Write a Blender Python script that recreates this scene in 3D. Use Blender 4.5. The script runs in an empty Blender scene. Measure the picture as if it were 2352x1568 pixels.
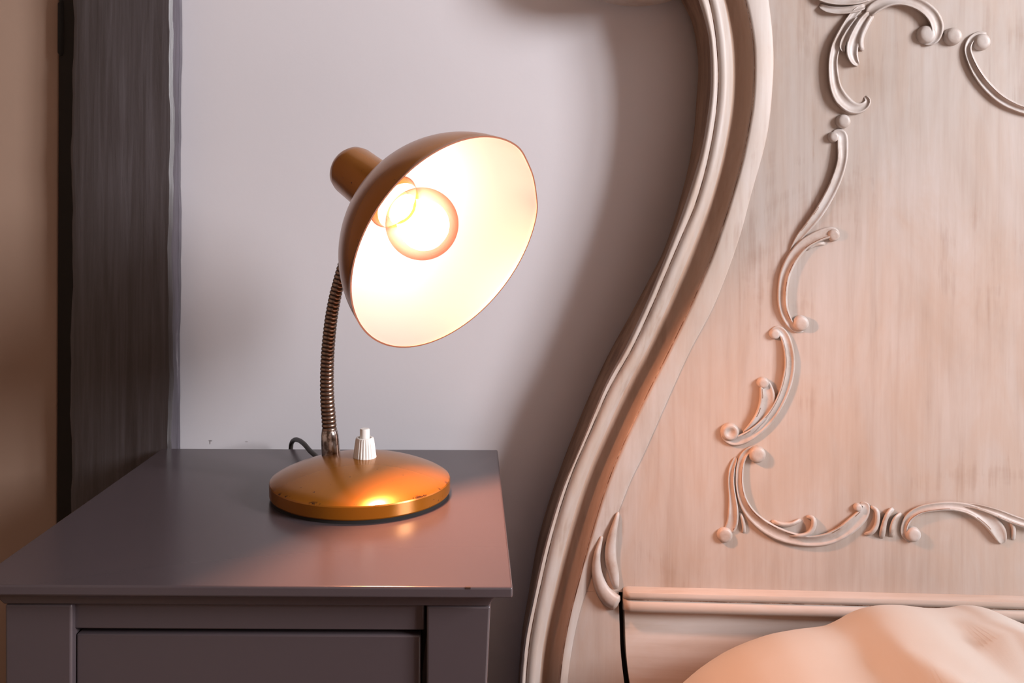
import bpy, bmesh, math, random
from mathutils import Vector, Matrix
random.seed(7)
S = bpy.context.scene
COL = S.collection
PI = math.pi

# ------------------------------------------------------------------ camera
CAM_Z = 0.882            # eye height; the camera stands at x=0, y=0 and looks along +y
F_PX = 1950.0            # focal length for a 2352 px wide frame
VX, VY = 1087.0, 527.0   # where the level line of sight lands in the photo
ROLL = 0.0042
cam_d = bpy.data.cameras.new('camera')
cam_d.sensor_width = 36.0
cam_d.lens = 36.0 * F_PX / 2352.0
cam_d.shift_x = (1176.0 - VX) / 2352.0
cam_d.shift_y = -(784.0 - VY) / 2352.0
cam_d.clip_start = 0.02
cam = bpy.data.objects.new('camera', cam_d)
COL.objects.link(cam)
cam.matrix_world = Matrix.Translation((0, 0, CAM_Z)) @ Matrix.Rotation(PI / 2, 4, 'X') @ Matrix.Rotation(ROLL, 4, 'Z')
S.camera = cam

# ------------------------------------------------------------------ view and light
S.view_settings.view_transform = 'Standard'
S.view_settings.look = 'None'
S.view_settings.gamma = 1.0
S.view_settings.use_curve_mapping = False
S.view_settings.exposure = 0.0
S.cycles.use_denoising = True
S.cycles.max_bounces = 8
S.cycles.diffuse_bounces = 5
S.cycles.transparent_max_bounces = 12
S.cycles.caustics_reflective = False
S.cycles.caustics_refractive = False
S.cycles.sample_clamp_indirect = 4.0

w = bpy.data.worlds.new('daylight'); S.world = w
w.use_nodes = True
w.node_tree.nodes['Background'].inputs[0].default_value = (0.80, 0.88, 1.0, 1)
w.node_tree.nodes['Background'].inputs[1].default_value = 1.0

WIN = dict(y0=-0.95, y1=0.05, z0=1.15, z1=2.2)     # window in the right-hand wall
RX, LX, BY, FY, CZ = 2.35, -1.55, 1.055, -2.6, 2.45     # room: right, left, back wall, front, ceiling
ld = bpy.data.lights.new('window_daylight', 'AREA')
ld.shape = 'RECTANGLE'; ld.size = WIN['y1'] - WIN['y0']; ld.size_y = WIN['z1'] - WIN['z0']
ld.energy = 196.0; ld.color = (0.97, 0.96, 1.0)
lo = bpy.data.objects.new('window_daylight', ld); COL.objects.link(lo)
lo.location = (RX + 0.14, (WIN['y0'] + WIN['y1']) / 2, (WIN['z0'] + WIN['z1']) / 2)
lo.rotation_euler = (PI / 2, 0, PI / 2)

LAMP_W = 21.0
LAMP_C = (1.0, 0.44, 0.25)

# ------------------------------------------------------------------ tracing onto real planes
def ray(px, py):
    dx, dy = px - VX, py - VY
    x = dx + ROLL * dy
    y = dy - ROLL * dx
    return x / F_PX, -y / F_PX           # per metre of depth
def at(px, py, Y):
    a, b = ray(px, py)
    return Vector((a * Y, Y, CAM_Z + b * Y))
PHI = math.radians(2.8)                  # the headboard is turned a little
HB = Vector((0.25, 0.985, 0.0))
HX = Vector((math.cos(PHI), -math.sin(PHI), 0))
HN = Vector((-math.sin(PHI), -math.cos(PHI), 0))      # towards the room
def hb(px, py, h=0.0):
    """pixel -> headboard-local point (x along the board, y = -h, z up)"""
    a, b = ray(px, py)
    d = Vector((a, 1.0, b))
    C = Vector((0, 0, CAM_Z))
    O = HB + HN * h
    t = (O - C).dot(HN) / d.dot(HN)
    P = C + d * t
    return Vector(((P - HB).dot(HX), -h, P.z))

# ------------------------------------------------------------------ materials
def mat(name, base=(0.8, 0.8, 0.8), rough=0.5, metal=0.0, coat=0.0, spec=0.5):
    m = bpy.data.materials.new(name); m.use_nodes = True
    b = m.node_tree.nodes['Principled BSDF']
    b.inputs['Base Color'].default_value = (*base, 1)
    b.inputs['Roughness'].default_value = rough
    b.inputs['Metallic'].default_value = metal
    b.inputs['Coat Weight'].default_value = coat
    b.inputs['Specular IOR Level'].default_value = spec
    return m
class NT:
    def __init__(s, m): s.t = m.node_tree; s.b = s.t.nodes['Principled BSDF']
    def n(s, typ, **kw):
        nd = s.t.nodes.new(typ)
        for k, v in kw.items():
            if k.startswith('i_'): nd.inputs[k[2:].replace('_', ' ')].default_value = v
            else: setattr(nd, k, v)
        return nd
    def l(s, a, b): s.t.links.new(a, b)
    def coord(s, scale=(1, 1, 1), rot=(0, 0, 0)):
        c = s.n('ShaderNodeTexCoord'); mp = s.n('ShaderNodeMapping')
        mp.inputs['Scale'].default_value = scale; mp.inputs['Rotation'].default_value = rot
        s.l(c.outputs['Object'], mp.inputs['Vector']); return mp.outputs[0]
    def noise(s, vec, scale, detail=4, rough=0.55, dist=0.0):
        nd = s.n('ShaderNodeTexNoise'); nd.inputs['Scale'].default_value = scale
        nd.inputs['Detail'].default_value = detail; nd.inputs['Roughness'].default_value = rough
        nd.inputs['Distortion'].default_value = dist
        s.l(vec, nd.inputs['Vector']); return nd.outputs['Fac']
    def ramp(s, fac, stops):
        nd = s.n('ShaderNodeValToRGB'); e = nd.color_ramp.elements
        while len(e) < len(stops): e.new(0.5)
        for i, (p, c) in enumerate(stops):
            e[i].position = p; e[i].color = (*c, 1) if len(c) == 3 else c
        s.l(fac, nd.inputs[0]); return nd.outputs[0]
    def mix(s, fac, a, b, mode='MIX'):
        nd = s.n('ShaderNodeMix', data_type='RGBA', blend_type=mode)
        for sock, v in ((nd.inputs[0], fac), (nd.inputs[6], a), (nd.inputs[7], b)):
            if hasattr(v, 'links'): s.l(v, sock)
            elif isinstance(v, (int, float)): sock.default_value = v
            else: sock.default_value = (*v, 1)
        return nd.outputs[2]
    def math(s, op, a, b=0.0, c=None, clamp=False):
        nd = s.n('ShaderNodeMath', operation=op); nd.use_clamp = clamp
        for i, v in enumerate((a, b) if c is None else (a, b, c)):
            if hasattr(v, 'links'): s.l(v, nd.inputs[i])
            else: nd.inputs[i].default_value = v
        return nd.outputs[0]
    def bump(s, h, strength=0.2, dist=0.002, prev=None):
        nd = s.n('ShaderNodeBump'); nd.inputs['Strength'].default_value = strength
        nd.inputs['Distance'].default_value = dist
        s.l(h, nd.inputs['Height'])
        if prev is not None: s.l(prev, nd.inputs['Normal'])
        s.l(nd.outputs[0], s.b.inputs['Normal']); return nd.outputs[0]

def m_wall(name, base):
    m = mat(name, base, 0.62, spec=0.35); t = NT(m)
    v = t.coord()
    f = t.noise(v, 3.2, 3)
    c = t.mix(f, [x * 0.95 for x in base], [min(1, x * 1.05) for x in base])
    t.l(c, t.b.inputs['Base Color'])
    t.bump(t.noise(v, 90, 3), 0.06, 0.002)
    return m
M_WALL = m_wall('wall_paint', (0.620, 0.600, 0.625))
def stain(m, px, py, rx, rz, col):
    p = at(px, py, 1.055); t = NT(m)
    g = t.n('ShaderNodeNewGeometry'); sp_ = t.n('ShaderNodeSeparateXYZ'); t.l(g.outputs['Position'], sp_.inputs[0])
    a = t.math('POWER', t.math('DIVIDE', t.math('SUBTRACT', sp_.outputs[0], p.x), rx), 2.0)
    b = t.math('POWER', t.math('DIVIDE', t.math('SUBTRACT', sp_.outputs[2], p.z), rz), 2.0)
    f = t.math('SUBTRACT', 1.3, t.math('ADD', a, b), clamp=True)
    src = t.b.inputs['Base Color'].links[0].from_socket
    t.l(t.mix(t.math('MULTIPLY', f, 0.8), src, col), t.b.inputs['Base Color'])
stain(M_WALL, 483, 1012, 0.0026, 0.0010, (0.16, 0.14, 0.14))
stain(M_WALL, 482, 1016, 0.0009, 0.0026, (0.20, 0.17, 0.17))
stain(M_WALL, 566, 1014, 0.0020, 0.0008, (0.36, 0.33, 0.34))
M_DOOR = m_wall('door_paint', (0.345, 0.24, 0.18))
M_ROOM = m_wall('room_paint', (0.30, 0.215, 0.165))
M_CEIL = mat('ceiling_paint', (0.34, 0.29, 0.26), 0.8)
M_FLOOR = mat('oak_floor', (0.25, 0.14, 0.08), 0.45)
t = NT(M_FLOOR); v = t.coord((14, 1, 1)); t.l(t.ramp(t.noise(v, 3, 5), [(0.3, (0.20, 0.125, 0.08)), (0.7, (0.32, 0.21, 0.14))]), t.b.inputs['Base Color'])
M_FRAMEW = mat('window_frame_paint', (0.75, 0.73, 0.72), 0.5)

# dark stained, brushed timber of the post
M_BEAM = mat('stained_timber', (0.07, 0.06, 0.062), 0.42, spec=0.5); t = NT(M_BEAM)
v = t.coord((1, 1, 0.045)); v2 = t.coord((1, 1, 0.016))
g1 = t.noise(v, 120, 6, 0.65, 0.6); g2 = t.noise(v2, 46, 4, 0.6, 1.2)
gg = t.math('ADD', t.math('MULTIPLY', g1, 0.55), t.math('MULTIPLY', g2, 0.45))
c = t.ramp(gg, [(0.34, (0.034, 0.026, 0.025)), (0.50, (0.057, 0.048, 0.050)), (0.68, (0.088, 0.078, 0.085))])
t.l(c, t.b.inputs['Base Color']); t.bump(gg, 0.35, 0.0025)
# the painted narrow return of the post with flecks of wall paint
M_BEAMR = mat('timber_return_paint', (0.17, 0.15, 0.18), 0.5); t = NT(M_BEAMR)
v = t.coord((1, 1, 0.12)); f = t.noise(v, 55, 4, 0.7)
t.l(t.ramp(f, [(0.40, (0.060, 0.050, 0.060)), (0.60, (0.100, 0.087, 0.105)), (0.66, (0.105, 0.090, 0.108)), (0.70, (0.42, 0.40, 0.42))]), t.b.inputs['Base Color'])
M_BEAML = mat('timber_shaded_edge', (0.010, 0.008, 0.006), 0.7, spec=0.2)  # left chamfer turned away from the window, its shade put into the colour
M_IRON = mat('black_iron', (0.006, 0.005, 0.004), 0.6, metal=0.0, spec=0.2)

# grey satin lacquer of the stand
M_GREY = mat('grey_satin_lacquer', (0.071, 0.055, 0.060), 0.24, spec=0.5); t = NT(M_GREY)

M_CHIP = mat('chipped_edge', (0.03, 0.012, 0.006), 0.8)

# distressed cream paint over brown wood
def m_paint(name, vertical=True, warm=1.0):
    m = mat(name, (0.7, 0.55, 0.48), 0.48, spec=0.4); t = NT(m)
    sc = (1, 1, 0.06) if vertical else (0.06, 1, 1)
    v = t.coord(sc); vb = t.coord((1, 1, 0.35) if vertical else (0.35, 1, 1)); vi = t.coord()
    fine = t.noise(v, 110, 4, 0.6, 0.3)
    wide = t.noise(vb, 9, 4, 0.6, 0.8)
    patch = t.noise(vi, 5.5, 5, 0.6, 0.5)
    sc_ = lambda r, g, b: (r * warm, g * warm * 0.97, b * warm * 0.94)
    base = t.ramp(wide, [(0.30, sc_(0.328, 0.269, 0.231)), (0.48, sc_(0.394, 0.344, 0.315)), (0.68, sc_(0.437, 0.402, 0.389))])
    streak = t.ramp(fine, [(0.30, sc_(0.308, 0.251, 0.213)), (0.45, sc_(0.386, 0.338, 0.309)), (0.62, sc_(0.445, 0.417, 0.405))])
    c = t.mix(0.36, base, streak)
    tan = t.ramp(t.noise(vb, 13, 5, 0.65, 1.0), [(0.44, (0, 0, 0)), (0.62, (1, 1, 1))])
    c = t.mix(t.math('MULTIPLY', tan, 0.42), c, sc_(0.395, 0.300, 0.238))
    worn = t.ramp(t.math('ADD', t.math('MULTIPLY', patch, 0.7), t.math('MULTIPLY', fine, 0.3)), [(0.30, (1, 1, 1)), (0.43, (0, 0, 0))])
    c2 = t.mix(t.math('MULTIPLY', worn, 0.75), c, (0.29, 0.20, 0.15))
    t.l(c2, t.b.inputs['Base Color'])
    t.bump(fine, 0.07, 0.001)
    return m
M_PAINT = m_paint('distressed_cream_paint', True, 1.06)
M_PAINTH = m_paint('distressed_cream_paint_across', False, 1.08)
M_RAIL = m_paint('rail_lightened_paint', False, 1.38)  # same cream paint, lightened to offset the moulding's shadow on the rail
M_CARVE = mat('carving_cream_paint', (0.70, 0.555, 0.48), 0.45, spec=0.4); t = NT(M_CARVE)
v = t.coord(); f = t.noise(v, 28, 5, 0.65); f2 = t.noise(v, 160, 3)
c = t.ramp(f, [(0.32, (0.335, 0.267, 0.226)), (0.47, (0.410, 0.355, 0.322)), (0.66, (0.460, 0.426, 0.409))])
t.l(c, t.b.inputs['Base Color']); t.bump(f2, 0.12, 0.001)
M_LINE = mat('worn_groove_wood', (0.17, 0.085, 0.05), 0.7); t = NT(M_LINE)
f = t.noise(t.coord(), 40, 4, 0.7)
t.l(t.ramp(f, [(0.38, (0.11, 0.05, 0.028)), (0.50, (0.25, 0.14, 0.09)), (0.60, (0.60, 0.45, 0.37))]), t.b.inputs['Base Color'])
M_WOOD = mat('bare_brown_wood', (0.23, 0.135, 0.085), 0.6); t = NT(M_WOOD)
f = t.noise(t.coord((1, 1, 0.06)), 60, 4, 0.6)
t.l(t.ramp(f, [(0.35, (0.17, 0.095, 0.06)), (0.65, (0.32, 0.20, 0.13))]), t.b.inputs['Base Color'])
M_COVE = m_paint('cove_shade_wear_paint')  # browner copy: some brown wear, and the cove's shade put into the colour
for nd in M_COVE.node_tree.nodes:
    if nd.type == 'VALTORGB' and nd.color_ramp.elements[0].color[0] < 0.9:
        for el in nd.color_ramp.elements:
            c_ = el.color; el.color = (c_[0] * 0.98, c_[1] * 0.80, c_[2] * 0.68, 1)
M_WEAR = mat('worn_carving_ridge', (0.20, 0.11, 0.07), 0.7)
M_DARK = mat('slot_shade_dark', (0.02, 0.013, 0.01), 0.9)  # near-black: the slot's shade put into the colour

# lamp
M_COPPER = mat('copper_orange_lacquer', (0.36, 0.128, 0.007), 0.27, metal=0.5, coat=0.25); t = NT(M_COPPER)
M_COPPER.node_tree.nodes['Principled BSDF'].inputs['Coat Roughness'].default_value = 0.15
v = t.coord()
chip = t.ramp(t.noise(v, 95, 4, 0.75), [(0.30, (1, 1, 1)), (0.315, (0, 0, 0))])
sep = t.n('ShaderNodeSeparateXYZ'); t.l(v, sep.inputs[0])
edge = t.math('SUBTRACT', 1.0, t.math('MULTIPLY', t.math('ABSOLUTE', t.math('SUBTRACT', sep.outputs[2], 0.0166)), 620.0), clamp=True)
edge = t.math('MULTIPLY', edge, t.math('GREATER_THAN', t.noise(v, 70, 5, 0.8), 0.575))
chip = t.math('MAXIMUM', chip, edge, clamp=True)
t.l(t.mix(chip, (0.36, 0.128, 0.007), (0.05, 0.015, 0.006)), t.b.inputs['Base Color'])
t.bump(t.noise(v, 500, 2), 0.05, 0.0004)
M_ENAMEL = mat('pale_enamel', (0.050, 0.052, 0.078), 0.5, spec=0.3)
M_RIM = mat('shade_rim_edge', (0.30, 0.12, 0.07), 0.45)
M_PAD = mat('black_felt', (0.012, 0.010, 0.009), 0.9)
M_CHROME = mat('worn_chrome', (0.62, 0.58, 0.56), 0.16, metal=1.0); t = NT(M_CHROME)
f = t.noise(t.coord(), 130, 5, 0.7)
t.l(t.ramp(f, [(0.40, (0.20, 0.15, 0.12)), (0.55, (0.62, 0.58, 0.56))]), t.b.inputs['Base Color'])
M_NECK = mat('tarnished_steel_coil', (0.30, 0.215, 0.17), 0.27, metal=1.0)
M_GROOVE = mat('coil_groove', (0.05, 0.03, 0.022), 0.6, metal=0.4)
M_SWITCH = mat('white_bakelite', (0.80, 0.77, 0.73), 0.38)
M_CORD = mat('black_rubber_cord', (0.022, 0.017, 0.014), 0.5)
M_GLASS = bpy.data.materials.new('bulb_glass'); M_GLASS.use_nodes = True
nt = M_GLASS.node_tree; nt.nodes.clear()
out = nt.nodes.new('ShaderNodeOutputMaterial'); tr = nt.nodes.new('ShaderNodeBsdfTransparent'); tr.inputs[0].default_value = (0.97, 0.86, 0.72, 1)
gl = nt.nodes.new('ShaderNodeBsdfGlossy'); gl.inputs['Roughness'].default_value = 0.04
lw = nt.nodes.new('ShaderNodeLayerWeight'); lw.inputs['Blend'].default_value = 0.5
rp = nt.nodes.new('ShaderNodeValToRGB'); e = rp.color_ramp.elements
e[0].position = 0.12; e[0].color = (0.98, 0.91, 0.82, 1); e[1].position = 0.90; e[1].color = (0.58, 0.31, 0.22, 1)
nt.links.new(lw.outputs['Facing'], rp.inputs[0]); nt.links.new(rp.outputs[0], tr.inputs[0])
pw = nt.nodes.new('ShaderNodeMath'); pw.operation = 'POWER'; pw.inputs[1].default_value = 4.0
ml = nt.nodes.new('ShaderNodeMath'); ml.operation = 'MULTIPLY_ADD'; ml.inputs[1].default_value = 0.25; ml.inputs[2].default_value = 0.03
mx = nt.nodes.new('ShaderNodeMixShader')
nt.links.new(lw.outputs['Facing'], pw.inputs[0]); nt.links.new(pw.outputs[0], ml.inputs[0])
nt.links.new(ml.outputs[0], mx.inputs[0]); nt.links.new(tr.outputs[0], mx.inputs[1]); nt.links.new(gl.outputs[0], mx.inputs[2]); nt.links.new(mx.outputs[0], out.inputs[0])
def m_emit(name, col, s):
    m = bpy.data.materials.new(name); m.use_nodes = True; n = m.node_tree; n.nodes.clear()
    o = n.nodes.new('ShaderNodeOutputMaterial'); e = n.nodes.new('ShaderNodeEmission')
    e.inputs[0].default_value = (*col, 1); e.inputs[1].default_value = s
    n.links.new(e.outputs[0], o.inputs[0]); return m
M_FIL = m_emit('glowing_filament', (1.0, 0.72, 0.42), 40.0)

# pale peach cotton
M_COTTON = mat('peach_cotton', (0.43, 0.425, 0.40), 0.8, spec=0.2); t = NT(M_COTTON)
M_COTTON.node_tree.nodes['Principled BSDF'].inputs['Sheen Weight'].default_value = 0.15
v = t.coord(); t.bump(t.noise(v, 900, 2), 0.08, 0.0005)
M_SHEET = mat('mattress_ticking', (0.70, 0.60, 0.54), 0.9)

# ------------------------------------------------------------------ mesh helpers
def link(name, bm, mats, parent=None, smooth=True, bevel=None, angle=40):
    bmesh.ops.recalc_face_normals(bm, faces=bm.faces)
    me = bpy.data.meshes.new(name); bm.to_mesh(me); bm.free()
    for m in (mats if isinstance(mats, (list, tuple)) else [mats]): me.materials.append(m)
    if smooth:
        for p in me.polygons: p.use_smooth = True
        try: me.set_sharp_from_angle(angle=math.radians(angle))
        except Exception: pass
    o = bpy.data.objects.new(name, me); COL.objects.link(o)
    if parent is not None: o.parent = parent
    if bevel:
        md = o.modifiers.new('bevel', 'BEVEL'); md.width = bevel; md.segments = 3; md.limit_method = 'ANGLE'
        md.angle_limit = math.radians(35); md.harden_normals = False
    return o
def tag(o, label=None, cat=None, group=None, kind=None):
    if label: o['label'] = label
    if cat: o['category'] = cat
    if group: o['group'] = group
    if kind: o['kind'] = kind
    return o
def empty(name, loc=(0, 0, 0), rz=0.0):
    o = bpy.data.objects.new(name, None); COL.objects.link(o)
    o.location = loc; o.rotation_euler = (0, 0, rz); o.empty_display_size = 0.05
    return o
def box(bm, x0, x1, y0, y1, z0, z1, mi=0):
    vs = [bm.verts.new(p) for p in ((x0, y0, z0), (x1, y0, z0), (x1, y1, z0), (x0, y1, z0), (x0, y0, z1), (x1, y0, z1), (x1, y1, z1), (x0, y1, z1))]
    for f in ((0, 3, 2, 1), (4, 5, 6, 7), (0, 1, 5, 4), (1, 2, 6, 5), (2, 3, 7, 6), (3, 0, 4, 7)):
        bm.faces.new([vs[i] for i in f]).material_index = mi
    return vs
def lathe(bm, prof, M=Matrix(), n=64, mi=None, flute=None):
    """prof: (r, z) list; mi: material index per segment"""
    rings = []
    for k, (r, z) in enumerate(prof):
        if r < 1e-6: rings.append([bm.verts.new(M @ Vector((0, 0, z)))])
        else:
            rg = []
            for i in range(n):
                a = 2 * PI * i / n
                rr = r * (flute(i, k) if flute else 1.0)
                rg.append(bm.verts.new(M @ Vector((rr * math.cos(a), rr * math.sin(a), z))))
            rings.append(rg)
    for k in range(len(rings) - 1):
        A, B = rings[k], rings[k + 1]
        for i in range(n):
            j = (i + 1) % n
            if len(A) == 1 and len(B) == 1: continue
            if len(A) == 1: f = bm.faces.new((A[0], B[i], B[j]))
            elif len(B) == 1: f = bm.faces.new((A[i], A[j], B[0]))
            else: f = bm.faces.new((A[i], A[j], B[j], B[i]))
            if mi: f.material_index = mi[k]
    return rings
def spline(pts, n):
    """Catmull-Rom through tuples, n samples evenly spread by length"""
    P = [Vector(p) for p in pts]
    dense = []
    for i in range(len(P) - 1):
        p0 = P[i - 1] if i else P[i] * 2 - P[i + 1]
        p1, p2 = P[i], P[i + 1]
        p3 = P[i + 2] if i + 2 < len(P) else P[i + 1] * 2 - P[i]
        for s in range(16):
            u = s / 16
            dense.append(0.5 * ((2 * p1) + (p2 - p0) * u + (2 * p0 - 5 * p1 + 4 * p2 - p3) * u * u + (3 * p1 - p0 - 3 * p2 + p3) * u ** 3))
    dense.append(P[-1].copy())
    L = [0.0]
    for a, b in zip(dense, dense[1:]): L.append(L[-1] + (b - a).length)
    outp, j = [], 0
    for k in range(n):
        d = L[-1] * k / (n - 1)
        while j < len(L) - 2 and L[j + 1] < d: j += 1
        seg = L[j + 1] - L[j]
        outp.append(dense[j].lerp(dense[j + 1], 0 if seg < 1e-12 else (d - L[j]) / seg))
    return outp
def tube(bm, path, radii, n=16, mi=None, cap=True):
    rings = []; up = None
    for k, p in enumerate(path):
        tdir = (path[min(k + 1, len(path) - 1)] - path[max(k - 1, 0)]).normalized()
        if up is None:
            up = tdir.orthogonal().normalized()
        up = (up - tdir * up.dot(tdir)).normalized()
        s = tdir.cross(up)
        r = radii[k] if isinstance(radii, list) else radii
        rings.append([bm.verts.new(p + (up * math.cos(2 * PI * i / n) + s * math.sin(2 * PI * i / n)) * r) for i in range(n)])
    for k in range(len(rings) - 1):
        for i in range(n):
            f = bm.faces.new((rings[k][i], rings[k][(i + 1) % n], rings[k + 1][(i + 1) % n], rings[k + 1][i]))
            if mi: f.material_index = mi[k]
    if cap:
        bm.faces.new(rings[0][::-1]); bm.faces.new(rings[-1])
def interp(curve, y):
    """curve: list of (x, y) sorted by y, smooth (monotone-ish cubic) x at y"""
    n = len(curve)
    if y <= curve[0][1]: return curve[0][0]
    if y >= curve[-1][1]: return curve[-1][0]
    for i in range(n - 1):
        if curve[i][1] <= y <= curve[i + 1][1]: break
    def slope(k):
        if k == 0: return (curve[1][0] - curve[0][0]) / (curve[1][1] - curve[0][1])
        if k == n - 1: return (curve[-1][0] - curve[-2][0]) / (curve[-1][1] - curve[-2][1])
        return (curve[k + 1][0] - curve[k - 1][0]) / (curve[k + 1][1] - curve[k - 1][1])
    h = curve[i + 1][1] - curve[i][1]; u = (y - curve[i][1]) / h
    m0, m1 = slope(i) * h, slope(i + 1) * h
    return (2 * u**3 - 3 * u**2 + 1) * curve[i][0] + (u**3 - 2 * u**2 + u) * m0 + (-2 * u**3 + 3 * u**2) * curve[i + 1][0] + (u**3 - u**2) * m1

# ------------------------------------------------------------------ the room
def plain(name, coords, faces, m, kind='structure'):
    bm = bmesh.new(); vs = [bm.verts.new(c) for c in coords]
    for f in faces: bm.faces.new([vs[i] for i in f])
    return tag(link(name, bm, m, smooth=False), kind=kind)
TH = 0.12
DOOR_X = at(142, 600, BY).x
bm = bmesh.new(); box(bm, DOOR_X - 0.002, RX, BY, BY + TH, 0, CZ); tag(link('wall_back', bm, M_WALL, smooth=False), kind='structure')
bm = bmesh.new(); box(bm, LX - TH, LX, FY, BY + TH, 0, CZ); tag(link('wall_left', bm, M_ROOM, smooth=False), kind='structure')
bm = bmesh.new(); box(bm, LX, RX, FY - TH, FY, 0, CZ); tag(link('wall_front', bm, M_ROOM, smooth=False), kind='structure')
bm = bmesh.new()
box(bm, RX, RX + TH, FY, WIN['y0'], 0, CZ); box(bm, RX, RX + TH, WIN['y1'], BY + TH, 0, CZ)
box(bm, RX, RX + TH, WIN['y0'], WIN['y1'], 0, WIN['z0']); box(bm, RX, RX + TH, WIN['y0'], WIN['y1'], WIN['z1'], CZ)
tag(link('wall_right', bm, M_ROOM, smooth=False), kind='structure')
bm = bmesh.new(); box(bm, LX - TH, RX + TH, FY - TH, BY + TH, -0.1, 0); tag(link('floor', bm, M_FLOOR, smooth=False), kind='structure')
bm = bmesh.new(); box(bm, LX - TH, RX + TH, FY - TH, BY + TH, CZ, CZ + 0.1); tag(link('ceiling', bm, M_CEIL, smooth=False), kind='structure')
bm = bmesh.new()
fw = 0.045
y0, y1, z0, z1 = WIN['y0'], WIN['y1'], WIN['z0'], WIN['z1']; ym = (y0 + y1) / 2
for a in ((y0, y0 + fw, z0, z1), (y1 - fw, y1, z0, z1), (y0 + fw, y1 - fw, z0, z0 + fw), (y0 + fw, y1 - fw, z1 - fw, z1), (ym - 0.02, ym + 0.02, z0 + fw, z1 - fw)):
    box(bm, RX + 0.03, RX + 0.08, a[0], a[1], a[2], a[3])
tag(link('window_1', bm, M_FRAMEW, smooth=False), kind='structure')

# door leaf left of the post, with a black hinge
bm = bmesh.new(); box(bm, LX, DOOR_X - 0.003, BY - 0.004, BY + 0.04, 0.004, 2.1)
door = tag(link('door_1', bm, M_DOOR, smooth=False, bevel=0.002), kind='structure')
bm = bmesh.new()
p0, p1 = at(150, 4, BY - 0.010), at(150, 130, BY - 0.010)
zt, zb = p0.z, p1.z; hx = p0.x
lathe(bm, [(0, zb - 0.001), (0.0055, zb), (0.0075, zb + 0.004), (0.0075, zt - 0.004), (0.0055, zt), (0, zt + 0.001)], Matrix.Translation((hx, BY - 0.012, 0)), 24)
box(bm, hx, hx + 0.012, BY - 0.016, BY - 0.006, zb + 0.002, zt - 0.002)
link('hinge', bm, M_IRON, door)
bm = bmesh.new(); box(bm, LX, DOOR_X - 0.003, BY + 0.04, BY + TH, 2.1, CZ); box(bm, LX, DOOR_X - 0.003, BY, BY + TH, 2.1, CZ)
bm.free()
bm = bmesh.new(); box(bm, LX, DOOR_X - 0.003, BY, BY + TH, 2.104, CZ); tag(link('wall_over_door', bm, M_WALL, smooth=False), kind='structure')

# the dark timber post
BF = 1.020
def wob(z, s, a): return a * (math.sin(z * 23 + s) * 0.5 + math.sin(z * 61 + s * 2.3) * 0.3 + math.sin(z * 137 + s * 3.1) * 0.2)
bm = bmesh.new()
xl, xm, xf, xr = at(143, 600, BY).x, at(169, 600, BF).x, at(393, 600, BF).x, at(416, 600, BY).x
rows = []
N = 160
for k in range(N + 1):
    z = CZ * k / N
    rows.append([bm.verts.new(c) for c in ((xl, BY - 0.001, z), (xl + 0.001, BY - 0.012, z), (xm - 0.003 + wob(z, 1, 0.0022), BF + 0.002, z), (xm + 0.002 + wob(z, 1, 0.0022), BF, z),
                                           ((xm + xf) / 2, BF - 0.0012, z), (xf - 0.003 + wob(z, 4, 0.0018), BF, z), (xf + 0.001 + wob(z, 4, 0.0022), BF + 0.003, z),
                                           (xr - 0.002 + wob(z, 7, 0.0012), BY - 0.004, z), (xr + wob(z, 7, 0.0012), BY - 0.001, z))])
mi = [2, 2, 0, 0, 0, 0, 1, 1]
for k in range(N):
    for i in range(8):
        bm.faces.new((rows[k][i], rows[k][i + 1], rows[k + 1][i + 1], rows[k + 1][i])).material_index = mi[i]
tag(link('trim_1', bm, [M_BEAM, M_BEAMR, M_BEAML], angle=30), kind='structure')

# ------------------------------------------------------------------ the nightstand
NF = 0.6225; NB = 1.012
top_z = at(1178, 1349, NF).z
nx0, nx1 = at(-75, 1346, NF).x, at(1178, 1350, NF).x
ns = empty('nightstand', ((nx0 + nx1) / 2, (NF + NB) / 2, 0))
tag(ns, 'grey lacquered wooden nightstand carrying the orange lamp, between dark post and bed', 'nightstand')
off = Vector(ns.location)
def nbox(bm, x0, x1, y0, y1, z0, z1): return box(bm, x0 - off.x, x1 - off.x, y0 - off.y, y1 - off.y, z0, z1)
bm = bmesh.new()                       # slab with an undercut moulding
ins = 0.0165
for (i0, za, i1, zc) in ((0.0, top_z, 0.0, top_z - 0.0078),):
    pass
levels = [(0.0, top_z), (0.0, top_z - 0.0078), (0.009, top_z - 0.0094), (0.0125, top_z - 0.0122), (ins - 0.001, top_z - 0.0185), (ins + 0.0005, top_z - 0.0215)]
rg = []
for i, z in levels:
    rg.append([bm.verts.new((x - off.x, y - off.y, z)) for x, y in ((nx0 + i, NF + i), (nx1 - i, NF + i), (nx1 - i, NB), (nx0 + i, NB))])
for a, b in zip(rg, rg[1:]):
    for i in range(4): bm.faces.new((a[i], a[(i + 1) % 4], b[(i + 1) % 4], b[i]))
bm.faces.new(rg[0]); bm.faces.new(rg[-1][::-1])
nt_top = link('top', bm, M_GREY, ns, bevel=0.0016, angle=30)
bm = bmesh.new(); c = at(1074, 1349.5, NF); nbox(bm, c.x - 0.0012, c.x + 0.0022, NF - 0.0003, NF + 0.0012, top_z - 0.0012, top_z + 0.0002); link('chip_mark', bm, M_CHIP, nt_top, smooth=False)
zb = top_z - 0.0215
PF = NF + ins + 0.001                  # front of the legs
lx0, lx1 = at(11, 1400, PF).x, at(165, 1400, PF).x
rx0, rx1 = at(980, 1400, PF).x, at(1127, 1400, PF).x
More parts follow.
